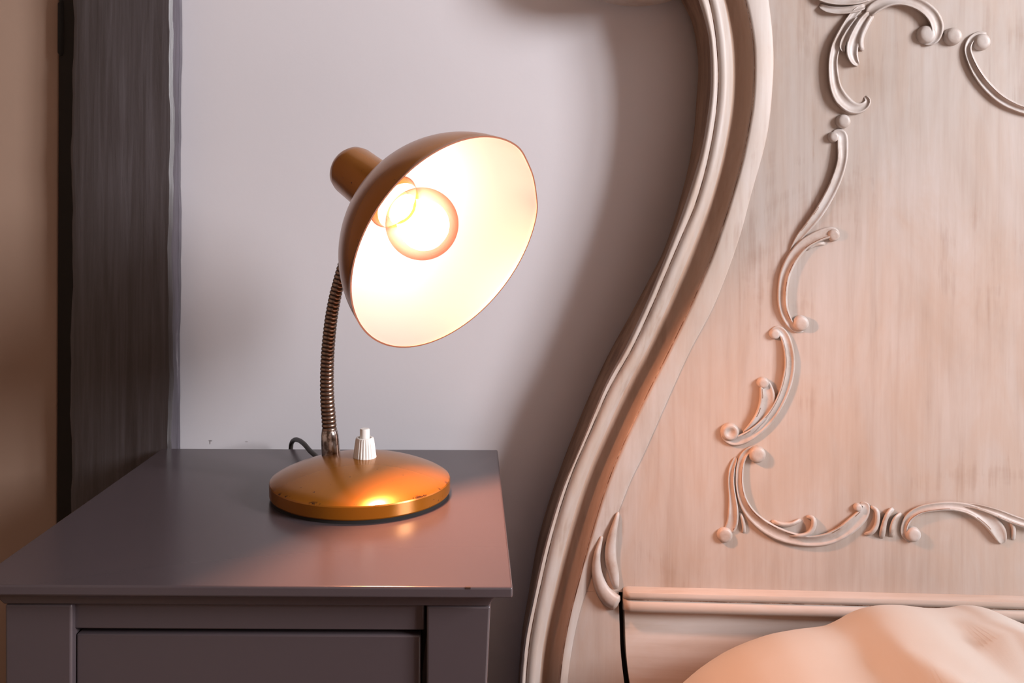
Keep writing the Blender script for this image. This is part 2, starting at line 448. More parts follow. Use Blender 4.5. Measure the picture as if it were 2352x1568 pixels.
def leg(x0, x1, y0, y1, taper):
    bm = bmesh.new()
    v = nbox(bm, x0, x1, y0, y1, 0.0, zb)
    for q in v[:4]:
        if taper > 0 and q.co.x > (x0 + x1) / 2 - off.x: q.co.x -= taper
        if taper < 0 and q.co.x < (x0 + x1) / 2 - off.x: q.co.x -= taper
    return link('leg', bm, M_GREY, ns, bevel=0.0018)
LD = 0.045
leg(lx0, lx1, PF, PF + LD, -0.004); leg(rx0, rx1, PF, PF + LD, 0.024)
leg(lx0, lx1, NB - 0.004 - LD, NB - 0.004, -0.004); leg(rx0, rx1, NB - 0.004 - LD, NB - 0.004, 0.024)
RF = PF + 0.0058
z_ap = at(600, 1445.5, RF).z; z_dr = at(600, 1457.5, RF).z
bm = bmesh.new(); nbox(bm, lx1 - 0.002, at(975, 1400, RF).x, RF, RF + 0.02, z_ap, zb); link('apron', bm, M_GREY, ns, bevel=0.0012)
bm = bmesh.new(); nbox(bm, lx0 + 0.010, lx0 + 0.024, PF + LD, NB - 0.004 - LD, 0.16, zb); link('side_panel', bm, M_GREY, ns, bevel=0.001)
bm = bmesh.new(); nbox(bm, rx1 - 0.042, rx1 - 0.028, PF + LD, NB - 0.004 - LD, 0.16, zb); link('side_panel', bm, M_GREY, ns, bevel=0.001)
bm = bmesh.new(); nbox(bm, lx0 + 0.03, rx1 - 0.046, NB - 0.016, NB - 0.006, 0.16, zb); link('back_panel', bm, M_GREY, ns, bevel=0.001)
bm = bmesh.new(); nbox(bm, lx0 + 0.03, rx1 - 0.046, PF + LD, NB - 0.02, 0.18, 0.196); link('shelf', bm, M_GREY, ns, bevel=0.001)
bm = bmesh.new()
dx0, dx1 = at(174, 1500, RF).x, at(967, 1500, RF).x
nbox(bm, dx0, dx1, RF + 0.0005, RF + 0.0185, z_dr - 0.165, z_dr)
dr = link('drawer', bm, M_GREY, ns, bevel=0.0016)
bm = bmesh.new()
for q in ((dx0 + 0.012, dx0 + 0.022, RF + 0.02, NB - 0.05), (dx1 - 0.022, dx1 - 0.012, RF + 0.02, NB - 0.05), (dx0 + 0.022, dx1 - 0.022, NB - 0.06, NB - 0.05)):
    nbox(bm, q[0], q[1], q[2], q[3], z_dr - 0.14, z_dr - 0.03)
nbox(bm, dx0 + 0.012, dx1 - 0.012, RF + 0.02, NB - 0.05, z_dr - 0.146, z_dr - 0.14)
link('drawer_box', bm, M_GREY, dr, smooth=False)

# ------------------------------------------------------------------ the lamp
hcam = CAM_Z - top_z
front = at(828, 1205, 1.0)
d_front = hcam / (CAM_Z - front.z)
R_B = 0.0885 * d_front / 0.7535
BYc = d_front + R_B
BX = at(828.5, 1140, BYc).x
lamp = empty('desk_lamp', (BX, BYc, top_z))
tag(lamp, 'lit copper-orange gooseneck desk lamp with bowl shade, standing on the grey nightstand', 'lamp')
LB = Vector((BX, BYc, top_z))
bm = bmesh.new()
rim, dome = 0.0166, 0.0212
rho = (R_B**2 + dome**2) / (2 * dome)
prof = [(0, 0.0028), (R_B - 0.004, 0.0028), (R_B - 0.0006, 0.0034), (R_B, 0.0045), (R_B + 0.0002, rim - 0.0016), (R_B - 0.0004, rim - 0.0004), (R_B - 0.002, rim + 0.0006)]
for k in range(1, 21):
    r = (R_B - 0.002) * (1 - k / 20)
    prof.append((r, rim + dome - rho + math.sqrt(rho * rho - r * r)))
lathe(bm, prof, n=128)
base = link('base', bm, M_COPPER, lamp, angle=24)
base['label'] = 'round domed copper-orange base with chipped rim'
bm = bmesh.new(); lathe(bm, [(0, 0.0), (R_B - 0.0016, 0.0), (R_B - 0.0012, 0.0032), (0, 0.0028)], n=96); link('base_pad', bm, M_PAD, base)
def dome_z(x, y):
    r2 = x * x + y * y
    return rim + dome - rho + math.sqrt(rho * rho - r2)
# white push switch on the dome
sx, sy = at(838, 1050, BYc - 0.002).x - BX, -0.003
sz = dome_z(sx, sy) - 0.0012
bm = bmesh.new()
nn = 96
flute = lambda i, k: (1.0 if k in (0, 5, 6, 7) else (1.0 if (i % 4) < 2 else 0.955))
lathe(bm, [(0.0112, 0), (0.0116, 0.0012), (0.0112, 0.003), (0.0098, 0.0135), (0.0091, 0.0182), (0.0086, 0.0198), (0.0076, 0.0204), (0.0064, 0.0200), (0.0062, 0.012), (0, 0.012)],
      Matrix.Translation((sx, sy, sz)), nn, flute=flute)
sw = link('switch', bm, M_SWITCH, lamp, angle=28); sw['label'] = 'white fluted plastic switch collar'
bm = bmesh.new(); lathe(bm, [(0, 0.010), (0.0048, 0.010), (0.0048, 0.0278), (0.0043, 0.0288), (0, 0.0290)], Matrix.Translation((sx, sy, sz)), 32); link('push_button', bm, M_SWITCH, sw)
# chrome ferrule
fy = 0.022
fx = at(760.5, 1038, BYc + fy).x - BX
fz = dome_z(fx, fy) - 0.002
ftop = at(757, 985, BYc + fy).z - top_z
H = ftop - fz
tilt = Matrix.Translation((fx, fy, fz)) @ Matrix.Rotation(math.radians(-4), 4, 'Y')
bm = bmesh.new()
lathe(bm, [(0.0096, 0), (0.0094, 0.003), (0.0091, H * 0.55), (0.0088, H * 0.80), (0.0078, H * 0.97), (0.0070, H), (0, H)], tilt, 48)
link('ferrule', bm, M_CHROME, lamp)
# shade frame: axis NA points out of the opening
PXM = 0.78 / F_PX
Rc = at(1036, 565, 0.78)
NA = Vector((0.644, -0.606, -0.466)).normalized()
RHO = 0.1110; CO = 0.016
Cs = Rc + NA * CO - LB
zax = -NA
xax = zax.orthogonal().normalized(); yax = zax.cross(xax)
MS = Matrix((( xax.x, yax.x, zax.x, Cs.x), (xax.y, yax.y, zax.y, Cs.y), (xax.z, yax.z, zax.z, Cs.z), (0, 0, 0, 1)))
th0, th1 = math.asin(0.0255 / RHO), math.acos(CO / RHO)
prof, mi = [], []
for k in range(33):
    th = th0 + (th1 - th0) * k / 32
    prof.append((RHO * math.sin(th), RHO * math.cos(th))); mi.append(0)
ri = RHO - 0.0011
prof += [(RHO * math.sin(th1) + 0.0004, RHO * math.cos(th1) - 0.0006), (ri * math.sin(th1) - 0.0001, RHO * math.cos(th1) - 0.0006)]; mi[-1] = 2; mi += [2, 2]
for k in range(33):
    th = th1 + (th0 - th1) * k / 32
    prof.append((ri * math.sin(th), ri * math.cos(th))); mi.append(1)
prof.append((0.0150, ri * math.cos(th0) + 0.001)); mi.append(1)
bm = bmesh.new(); lathe(bm, prof, MS, 128, mi=mi)
up_dir = Vector((0.70, 0.30, 0.62)); up_dir = (up_dir - NA * up_dir.dot(NA)).normalized()
for vtx in bm.verts:
    d = vtx.co - Cs
    ax = d.dot(NA); lat = d - NA * ax
    if lat.length > 0.05:
        c_ = lat.normalized().dot(up_dir)
        near = max(0.0, min(1.0, (ax + 0.055) / 0.055))
        vtx.co -= lat * (0.050 * near ** 1.5 * math.exp(-((1 - c_) / 0.055) ** 2))
shade = link('lamp_shade', bm, [M_COPPER, M_ENAMEL, M_RIM], lamp, angle=50)
shade['label'] = 'copper-orange metal bowl shade, white inside'
# socket cap behind the bowl
zj = RHO * math.cos(th0)
tcap = 0.174 + CO
bm = bmesh.new()
lathe(bm, [(0.0245, zj - 0.010), (0.0276, zj - 0.003), (0.0280, zj + 0.001), (0.0274, zj + 0.026), (0.0264, tcap - 0.014), (0.0248, tcap - 0.007), (0.0212, tcap - 0.002), (0.0150, tcap), (0.0045, tcap + 0.0006), (0.0040, tcap - 0.002), (0, tcap - 0.002)], MS, 64)
cap = link('socket_cap', bm, M_COPPER, lamp)
bm = bmesh.new(); lathe(bm, [(0.0, zj - 0.016), (0.0135, zj - 0.016), (0.0145, zj - 0.012), (0.0165, zj + 0.02), (0, zj + 0.02)], MS, 40); link('bulb_socket', bm, M_SWITCH, cap)
# flexible neck
ferr_end = tilt @ Vector((0, 0, H - 0.002))
path_px = [(755, 960, BYc + fy), (752, 920, BYc + 0.021), (751, 870, BYc + 0.020), (753, 810, BYc + 0.018), (759, 745, BYc + 0.015), (768, 690, BYc + 0.013), (779, 645, BYc + 0.011), (792, 600, BYc + 0.010), (806, 560, BYc + 0.008), (820, 520, BYc + 0.006), (836, 480, BYc + 0.003)]
pts = [ferr_end] + [at(*p) - LB for p in path_px] + [Rc - NA * 0.112 - LB]
NS = 62 * 6
sp = spline(pts, NS + 1)
rad, mi = [], []
for k in range(NS + 1):
    u = k / NS
    r0 = 0.0076 - 0.0014 * min(1, u * 1.5)
    ph = (k % 6)
    rad.append(r0 * (0.86, 0.96, 1.0, 1.0, 0.985, 0.93)[ph]); mi.append(1 if ph in (5,) else 0)
bm = bmesh.new(); tube(bm, sp, rad, 24, mi=mi)
neck = link('gooseneck', bm, [M_NECK, M_GROOVE], lamp, angle=60)
neck['label'] = 'flexible ribbed steel neck'
# bulb
tb = 0.0440 - 0.0
Bc = Vector((0, 0, CO + tb))
Rb = 0.0348
bm = bmesh.new(); prof = []
for k in range(33):
    th = PI * (1 - k / 32) * 1.0
    r, z = Rb * math.sin(th), Rb * math.cos(th)
    if z > 0 and r < 0.0135: break
    prof.append((max(r, 0), z + Bc.z))
prof[0] = (0, prof[0][1])
lathe(bm, prof, MS, 64)
bulb = link('bulb', bm, M_GLASS, lamp); bulb['label'] = 'lit clear globe bulb'
bm = bmesh.new()
fil = []
for k in range(161):
    a = 2 * PI * k / 160 * 0.86
    rr = 0.0085 + 0.0007 * math.cos(k * 1.9)
    fil.append(MS @ Vector((rr * math.cos(a), rr * math.sin(a), Bc.z + 0.004 + 0.0012 * math.sin(k * 1.9))))
tube(bm, fil, 0.0011, 8)
link('filament', bm, M_FIL, bulb)
pl = bpy.data.lights.new('bulb_light', 'POINT'); pl.energy = LAMP_W; pl.color = LAMP_C; pl.shadow_soft_size = 0.023
po = bpy.data.objects.new('bulb_light', pl); COL.objects.link(po)
po.location = LB + (MS @ Vector((0, 0, CO + 0.057)))
# supply cord
bm = bmesh.new()
cp = [Vector((BX - 0.050, BYc + 0.070, top_z + 0.006)) - LB, at(727, 1049, 0.935) - LB, at(712, 1035, 0.955) - LB, at(699, 1020, 0.975) - LB, at(687, 1011, 1.0) - LB, at(676, 1010, 1.02) - LB, at(669, 1020, 1.031) - LB, at(668, 1045, 1.034) - LB, at(669, 1075, 1.035) - LB]
tube(bm, spline(cp, 120), 0.0027, 12)
link('cord', bm, M_CORD, lamp)

# ------------------------------------------------------------------ the bed with its headboard
bed = empty('bed', tuple(HB), -PHI)
tag(bed, 'bed with a carved curvy headboard in distressed cream paint, against the wall', 'bed')
XC = 0.62                                # middle of the board in its own x
cA = [(1530, -104), (1545, -60), (1553, -30), (1564, 0), (1587, 45), (1599, 98), (1604, 156), (1600, 223), (1593, 312), (1582, 379), (1569, 433), (1546, 513), (1522, 580), (1497, 630), (1457, 706), (1399, 811), (1355, 905), (1316, 999), (1283, 1087), (1255, 1170), (1233, 1253), (1214, 1364), (1200, 1447), (1190, 1568), (1184, 1700), (1180, 1900), (1180, 2260)]
cB = [(1550, -104), (1572, -60), (1590, -30), (1604, 0), (1618, 45), (1628, 89), (1632, 147), (1631, 214), (1622, 286), (1609, 353), (1591, 415), (1564, 496), (1537, 567), (1513, 627), (1482, 700), (1438, 794), (1393, 877), (1358, 960), (1322, 1049), (1291, 1121), (1263, 1209), (1241, 1292), (1222, 1381), (1205, 1464), (1194, 1568), (1188, 1700), (1184, 1900), (1184, 2260)]
cC = [(1580, -104), (1602, -60), (1616, -30), (1629, 0), (1642, 67), (1648, 125), (1650, 179), (1647, 241), (1638, 308), (1620, 393), (1596, 473), (1569, 536), (1533, 620), (1499, 700), (1452, 800), (1399, 894), (1355, 993), (1316, 1082), (1286, 1170), (1263, 1253), (1244, 1336), (1227, 1414), (1215, 1486), (1208, 1568), (1202, 1700), (1198, 1900), (1198, 2260)]
cD = [(1660, -104), (1684, -60), (1700, -30), (1712, 0), (1725, 58), (1732, 112), (1733, 179), (1729, 241), (1718, 308), (1705, 371), (1689, 429), (1667, 500), (1636, 589), (1613, 643), (1588, 700), (1543, 794), (1501, 877), (1460, 960), (1427, 1032), (1396, 1110), (1371, 1187), (1352, 1253), (1330, 1336), (1310, 1414), (1295, 1491), (1286, 1568), (1279, 1700), (1275, 1900), (1275, 2260)]
cE = [(1722, -104), (1745, -60), (1757, -30), (1765, 0), (1776, 112), (1774, 200), (1761, 312), (1725, 446), (1694, 558), (1640, 700), (1582, 811), (1532, 921), (1478, 1043), (1450, 1100), (1424, 1165), (1398, 1230), (1372, 1285), (1352, 1340), (1329, 1414), (1313, 1491), (1303, 1568), (1296, 1700), (1292, 1900), (1292, 2260)]
def mirror_of(name, src, parent):
    me = src.data.copy()
    for vv in me.vertices: vv.co.x = 2 * XC - vv.co.x
    me.flip_normals()
    o = bpy.data.objects.new(name, me); COL.objects.link(o); o.parent = parent
    for md in src.modifiers:
        if md.type == 'BEVEL':
            q = o.modifiers.new('bevel', 'BEVEL'); q.width = md.width; q.segments = md.segments; q.limit_method = 'ANGLE'; q.angle_limit = md.angle_limit
    return o
SIDE = 0.052
def stile_row(y):
    """(x px, height towards the room, material) across the moulded stile at photo row y"""
    A, B, C, D, E = (interp(c, y) for c in (cA, cB, cC, cD, cE))
    f = lambda a, b, u: a + (b - a) * u
    pts = []
    pts.append((A, -SIDE, 0)); pts.append((f(A, B, 0.35), -SIDE * 0.62, 0)); pts.append((f(A, B, 0.86), -0.008, 0)); pts.append((B + 1, -0.004, 0))     # side
    pts.append((B + 0.5, 0.000, 1))                                                     # worn line below the bead
    pts.append((B, 0.004, 1))
    w_ = C - B
    for u, h in ((0.12, 0.0075), (0.35, 0.0095), (0.62, 0.0090), (0.84, 0.0062)): pts.append((B + w_ * u, h, 2))
    pts.append((C - 0.8, 0.0040, 1)); pts.append((C + 0.8, 0.0042, 1))
    W = D - C
    for u, h in ((0.06, 0.0062), (0.14, 0.0066), (0.22, 0.0058), (0.28, 0.0030), (0.34, -0.0020), (0.40, -0.0075), (0.47, -0.0125), (0.54, -0.0155), (0.62, -0.0165), (0.71, -0.0150), (0.80, -0.0105), (0.87, -0.0062), (0.93, -0.0025), (0.965, -0.0012)):
        pts.append((C + W * u, h, 2))
    pts.append((D - 1.4, -0.0010, 1)); pts.append((D + 0.6, 0.0012, 1))
    V = E - D
    for u, h in ((0.06, 0.0022), (0.16, 0.0022), (0.5, 0.0004), (0.8, -0.0018), (0.97, -0.0031)): pts.append((D + V * u, h, 2))
    pts.append((E, -0.0035, 2)); pts.append((E + 0.8, -0.0060, 1))
    return pts
def kmat(k, a, b): return max(a, b) if 1 in (a, b) and a != b and False else b
bm = bmesh.new()
ys = [-96 + 12 * i for i in range(0, 140)] + [1584 + 34 * i for i in range(0, 20)]
prev = None
SIDEMAT, LINEMAT, PAINTMAT = 1, 2, 0
mp = {0: 1, 1: 2, 2: 0}
for y in ys:
    row = stile_row(y)
    vs = [bm.verts.new(hb(x, y, h)) for x, h, _ in row]
    for q in vs:
        if q.co.z < 0.002: q.co.z = 0.002
    vs.append(bm.verts.new((vs[-1].co.x, SIDE, vs[-1].co.z)))
    if prev:
        for i in range(len(vs) - 1):
            m_ = 0
            if i + 1 < len(row):
                a, b = row[i][2], row[i + 1][2]
                m_ = 1 if b == 0 else (2 if (a == 1 and b == 1) or (a == 0 and b == 1) else 0)
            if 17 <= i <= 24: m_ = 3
            bm.faces.new((prev[i], prev[i + 1], vs[i + 1], vs[i])).material_index = m_
        bm.faces.new((prev[-1], prev[0], vs[0], vs[-1])).material_index = 1
    else: bm.faces.new(vs)
    prev = vs
bm.faces.new(prev[::-1])
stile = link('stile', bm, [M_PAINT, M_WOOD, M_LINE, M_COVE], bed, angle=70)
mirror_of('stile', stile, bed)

# flat boards: the large panel, the short board left of the slot, the bottom rail
PH = -0.0045
def board(name, rows, m, thick=0.022, h=PH):
    """rows: list of (y, left x px or None, right local x)"""
    bm = bmesh.new(); pr = None
    for a, b in rows:
        q = [bm.verts.new((a.x, -h, a.z)), bm.verts.new((b.x, -h, b.z)), bm.verts.new((b.x, -h + thick, b.z)), bm.verts.new((a.x, -h + thick, a.z))]
        if pr:
            for i in range(4): bm.faces.new((pr[i], pr[(i + 1) % 4], q[(i + 1) % 4], q[i]))
        else: bm.faces.new(q)
        pr = q
    bm.faces.new(pr[::-1])
    return link(name, bm, m, bed, angle=30)
YM = 1358
zM = hb(1440, YM, PH).z
rows = []
for y in [-62 + 20 * i for i in range(0, 71)]:
    a = hb(interp(cD, y) + 12, y, PH)
    if a.z < zM: a.z = zM
    b = Vector((2 * XC - a.x, 0, a.z)); rows.append((a, b))
q = hb(interp(cD, YM) + 12, YM, PH); rows.append((Vector((q.x, 0, zM - 0.0008)), Vector((2 * XC - q.x, 0, zM - 0.0008))))
a = rows[0][0]
ear_c = hb(1476, -110, 0.0)
for u in (0.03, 0.06, 0.10, 0.15, 0.21, 0.28, 0.36, 0.44):
    xa = ear_c.x + (2 * XC - 2 * ear_c.x) * u
    za = ear_c.z + 0.03 + 0.17 * math.sin(PI * u) ** 0.8
    rows.insert(0, (Vector((xa, 0, za)), Vector((2 * XC - xa, 0, za))))
panel = board('panel', rows, M_PAINT)
zlow = 0.36
sl = lambda y: interp([(1421, 1350), (1422, 1400), (1423, 1430), (1426, 1500), (1434, 1568), (1446, 1640), (1452, 1800)], y)
ys2 = [1358 + 15 * i for i in range(0, 30)]
side_board = board('side_board', [(hb(interp(cD, y) + 10, y, PH), hb(sl(y), y, PH)) for y in ys2], M_PAINT)
mirror_of('side_board', side_board, bed)
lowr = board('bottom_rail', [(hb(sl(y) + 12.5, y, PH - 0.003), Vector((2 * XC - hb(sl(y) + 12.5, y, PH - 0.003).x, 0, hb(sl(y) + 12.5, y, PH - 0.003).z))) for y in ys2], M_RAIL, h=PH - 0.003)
bm = bmesh.new(); a = hb(1405, 1368, 0); box(bm, a.x, 2 * XC - a.x, 0.030, 0.036, 0.25, a.z); link('slot_backing', bm, M_DARK, bed, smooth=False)  # dark backing behind the slot, its colour supplies the gap's shade
# rail moulding (two beads) right of the slot
x0 = hb(1433, 1385, 0.006).x
zz = lambda y: hb(1800, y, 0.004).z
prof = [(zz(1361), PH - 0.001), (zz(1366), 0.0005), (zz(1369), 0.0050), (zz(1376), 0.0062), (zz(1383), 0.0052), (zz(1386), 0.0028), (zz(1388), 0.0026), (zz(1391), 0.0046), (zz(1400), 0.0064), (zz(1409), 0.0058), (zz(1415), 0.0036), (zz(1417.5), 0.0010), (zz(1420), -0.004), (zz(1420.5), PH - 0.004)]
bm = bmesh.new()
ends = [(x0 + 0.000, 0.25), (x0 + 0.0015, 0.62), (x0 + 0.004, 0.88), (x0 + 0.008, 1.0)]
NX = 60
xs = ends + [(x0 + 0.008 + (2 * XC - 2 * x0 - 0.016) * i / NX, 1.0) for i in range(1, NX)] + [(2 * XC - e[0], e[1]) for e in reversed(ends)]
pr = None
zc = (prof[0][0] + prof[-1][0]) / 2
for x, s in xs:
    q = [bm.verts.new((x, -(PH + (h - PH) * s), zc + (z - zc) * (0.80 + 0.20 * s))) for z, h in prof]
    q.append(bm.verts.new((x, 0.012, q[-1].co.z))); q.append(bm.verts.new((x, 0.012, q[0].co.z)))
    if pr:
        for i in range(len(q)):
            j = (i + 1) % len(q)
            f = bm.faces.new((pr[i], pr[j], q[j], q[i]))
            if i in (5, 11): f.material_index = 1
    else: bm.faces.new(q)
    pr = q
bm.faces.new(pr[::-1])
link('rail_moulding', bm, [M_PAINTH, M_LINE], bed, angle=50)

# carved ribbons -------------------------------------------------------------
PROF_C = [(-1.0, -0.35), (-1.0, 0.15), (-0.94, 0.72), (-0.82, 0.98), (-0.66, 1.0), (-0.54, 0.84), (-0.34, 0.60), (-0.05, 0.48), (0.25, 0.46), (0.52, 0.55), (0.74, 0.68), (0.88, 0.60), (0.97, 0.25), (1.0, -0.35)]
PROF_R = [(-1.0, -0.35), (-1.0, 0.10), (-0.93, 0.50), (-0.75, 0.80), (-0.45, 0.96), (0.0, 1.0), (0.45, 0.96), (0.75, 0.80), (0.93, 0.50), (1.0, 0.10), (1.0, -0.35)]
def ribbon(pts, H, ridge=1, prof=PROF_C, wear=0.35, t0=0.35, t1=0.35, parent=None, name='carved_scroll', n=None, end=0.06):
    """pts: (x px, y px, width px) along the stroke; ridge=+1 puts the sharp ridge on the left hand of the stroke"""
    L = sum(math.hypot(b[0] - a[0], b[1] - a[1]) for a, b in zip(pts, pts[1:]))
    n = n or max(14, int(L / 4.5))
    sp = spline(pts, n)
    bm = bmesh.new(); rings = []
    rnd = random.Random(int(pts[0][0] * 7 + pts[0][1]))
    wn = [rnd.random() for _ in range(n)]
    for k, p in enumerate(sp):
        a, b = sp[max(k - 1, 0)], sp[min(k + 1, n - 1)]
        tx, ty = b.x - a.x, b.y - a.y; l = math.hypot(tx, ty) or 1
        nx_, ny_ = -ty / l, tx / l          # right hand side in the picture (y down) of the stroke
        u = k / (n - 1)
        e = min(1, u / end, (1 - u) / end)
        e = math.sqrt(max(0.0, 1 - (1 - e) ** 2))
        tp = 1.0
        if u < 0.25: tp = t0 + (1 - t0) * (u / 0.25)
        if u > 0.75: tp = min(tp, t1 + (1 - t1) * ((1 - u) / 0.25))
        hh = H * (0.30 + 0.70 * e) * tp
        w2 = p.z / 2 * (0.55 + 0.45 * e)
        rings.append([bm.verts.new(hb(p.x + nx_ * s * w2 * ridge, p.y + ny_ * s * w2 * ridge, PH + max(h, 0) * hh if h >= 0 else PH - 0.001)) for s, h in prof])
    m = len(prof)
    for k in range(n - 1):
        run = wn[(k // 5) * 5 % n] < wear and 0.08 < k / n < 0.92
        for i in range(m - 1):
            f = bm.faces.new((rings[k][i], rings[k][i + 1], rings[k + 1][i + 1], rings[k + 1][i]))
            if run and prof is PROF_C and i == 4: f.material_index = 1
    bm.faces.new(rings[0][::-1]); bm.faces.new(rings[-1])
    return link(name, bm, [M_CARVE, M_WEAR], parent, angle=75)
def knob(px, py, r, H, parent=None, name='carved_bead', flat=0.55, hollow=0.0):
    """a carved round boss: r in px"""
    c = hb(px, py, PH + H * 0.8)
    rm = (hb(px + r, py, PH + H * 0.8) - c).length
    bm = bmesh.new()
    prof = [(rm * 1.04, -0.002), (rm * 1.0, H * 0.28), (rm * 0.95, H * 0.58), (rm * 0.85, H * 0.82), (rm * 0.70, H * 0.94), (rm * 0.45, H * (1.0 - hollow * 0.5)), (rm * 0.2, H * (1.0 - hollow)), (0, H * (1.0 - hollow))]
    M = Matrix.Translation((c.x, -PH, c.z)) @ Matrix.Rotation(PI / 2, 4, 'X')
    lathe(bm, prof, M, 32)
    return link(name, bm, [M_CARVE], parent, angle=75)
carv = []
def R(pts, H=0.011, ridge=1, **k): carv.append(ribbon(pts, H * 0.52, ridge, parent=panel, **k)); return carv[-1]
def K(x, y, r, H=0.011, **k): carv.append(knob(x, y, r * 1.04, H * 0.44, parent=panel, **k)); return carv[-1]
# top left: large C scroll with leaf fronds
R([(1985, 12, 14), (1966, 27, 18), (1950, 48, 20), (1934, 76, 22), (1921, 104, 23), (1914, 135, 22), (1914, 165, 24), (1919, 198, 28), (1931, 224, 33), (1950, 243, 32), (1970, 249, 26), (1986, 243, 20), (1993, 231, 16), (1987, 222, 13)], 0.014, -1, wear=0.0)
R([(2000, 30, 20), (1984, 50, 28), (1970, 74, 30), (1960, 98, 31), (1957, 120, 28), (1962, 138, 22), (1971, 150, 12)], 0.016, -1, name='carved_leaf', t0=0.7, t1=0.8, wear=0.0)
R([(1972, 40, 12), (1956, 62, 15), (1942, 86, 17), (1935, 106, 16), (1939, 119, 9)], 0.015, -1, name='carved_leaf', t0=0.8, t1=0.7, wear=0.0)
R([(2004, 34, 12), (1989, 60, 13), (1979, 84, 13), (1977, 103, 14), (1982, 117, 9)], 0.013, -1, name='carved_leaf', t0=0.8, t1=0.7, prof=PROF_R, wear=0.0)
R([(1988, 14, 14), (1960, 21, 18), (1930, 24, 18), (1902, 21, 17), (1882, 12, 13)], 0.012, 1, name='carved_leaf', t0=0.6, t1=0.6, wear=0.0)
R([(2000, -6, 16), (1965, 0, 22), (1925, 1, 22), (1890, -4, 18), (1868, -16, 10)], 0.014, 1, name='carved_leaf', t0=0.6, t1=0.6, wear=0.0)
R([(1992, 34, 24), (2010, 17, 28), (2038, 3, 27), (2066, -1, 27), (2096, 4, 28), (2124, 18, 30), (2144, 38, 32), (2153, 62, 31), (2149, 84, 26), (2137, 97, 16), (2120, 98, 10)], 0.015, -1, t0=0.8, t1=0.7, wear=0.15)
K(2131, 78, 21, 0.016)
K(2192, 82, 20, 0.017)
# right hand arc
R([(2266, 77, 10), (2246, 80, 15), (2230, 92, 17), (2223, 112, 18), (2230, 138, 20), (2246, 170, 23), (2270, 201, 24), (2302, 229, 23), (2345, 250, 20), (2395, 262, 18), (2440, 258, 14)], 0.013, 1, wear=0.3)
K(2258, 95, 19, 0.015)
# bead and long S stem
K(1939, 278, 16, 0.015)
R([(1914, 318, 18), (1921, 306, 20), (1933, 311, 26), (1935, 338, 27), (1934, 368, 24), (1923, 407, 24), (1904, 449, 24), (1880, 489, 23), (1857, 519, 20), (1836, 545, 17), (1816, 580, 12)], 0.012, -1, wear=0.25)
K(1916, 314, 12, 0.013)
# middle C scroll
R([(1926, 541, 20), (1912, 534, 27), (1893, 537, 27), (1868, 548, 27), (1844, 564, 27), (1820, 593, 27), (1803, 631, 26), (1797, 675, 24), (1800, 711, 22), (1811, 738, 20), (1827, 756, 15), (1846, 759, 8)], 0.013, 1, wear=0.55, t0=0.7)
R([(1850, 574, 8), (1873, 562, 9), (1896, 558, 9)], 0.008, 1, prof=PROF_R, name='carved_leaf', wear=0)
K(1916, 540, 14, 0.013)
K(1841, 743, 18, 0.016)
# lower S with small leaf
R([(1774, 776, 14), (1776, 762, 16), (1788, 757, 19), (1801, 770, 22), (1810, 797, 24), (1814, 835, 25), (1808, 876, 25), (1794, 916, 23), (1772, 954, 23), (1742, 985, 25), (1712, 1005, 26), (1686, 1012, 24), (1666, 1003, 19), (1661, 986, 14)], 0.012, 1 * -1, wear=0.6, t1=0.7)
K(1781, 767, 12, 0.011)
R([(1757, 872, 16), (1760, 892, 32), (1763, 914, 38), (1757, 940, 36), (1745, 964, 32), (1727, 985, 26), (1708, 999, 16)], 0.013, -1, name='carved_leaf', wear=0.35, t0=0.7)
K(1754, 880, 13, 0.014)
K(1678, 993, 20, 0.015, hollow=0.45)
# bottom left C running along the bottom
K(1741, 1045, 19, 0.016)
R([(1744, 1027, 10), (1726, 1031, 15), (1710, 1044, 17), (1701, 1064, 18), (1698, 1091, 19), (1699, 1117, 19), (1706, 1148, 21), (1721, 1176, 25), (1746, 1201, 29), (1778, 1221, 32), (1815, 1235, 30), (1858, 1242, 27), (1898, 1238, 29), (1934, 1222, 32), (1963, 1200, 34), (1984, 1178, 28), (1988, 1161, 19), (1976, 1156, 13)], 0.013, 1, wear=0.45)
R([(1690, 1050, 10), (1681, 1078, 15), (1679, 1110, 16), (1682, 1140, 18), (1684, 1170, 24), (1682, 1200, 27), (1673, 1222, 26)], 0.010, 1, name='carved_leaf', wear=0.1)
K(1666, 1230, 17, 0.012)
R([(1700, 1175, 7), (1707, 1200, 9), (1709, 1224, 8)], 0.007, 1, prof=PROF_R, name='carved_leaf', wear=0)
R([(1772, 1196, 10), (1795, 1204, 12), (1818, 1203, 11), (1840, 1193, 10)], 0.014, 1, prof=PROF_R, name='carved_leaf', wear=0)
R([(1806, 1228, 9), (1836, 1230, 11), (1858, 1224, 13), (1869, 1207, 13), (1867, 1190, 12), (1852, 1186, 9)], 0.015, 1, prof=PROF_R, name='carved_leaf', wear=0)
K(1972, 1166, 9, 0.012)
# little ribs
R([(1999, 1162, 8), (2013, 1172, 11), (2016, 1190, 13), (2012, 1210, 14), (2000, 1223, 12), (1985, 1226, 8)], 0.012, 1, prof=PROF_R, name='carved_rib', wear=0)
R([(2052, 1167, 12), (2041, 1178, 12), (2032, 1197, 13), (2027, 1220, 16), (2024, 1236, 13)], 0.014, 1, prof=PROF_R, name='carved_rib', wear=0)
R([(2070, 1178, 8), (2056, 1190, 10), (2049, 1208, 13), (2047, 1233, 14)], 0.012, 1, prof=PROF_R, name='carved_rib', wear=0)
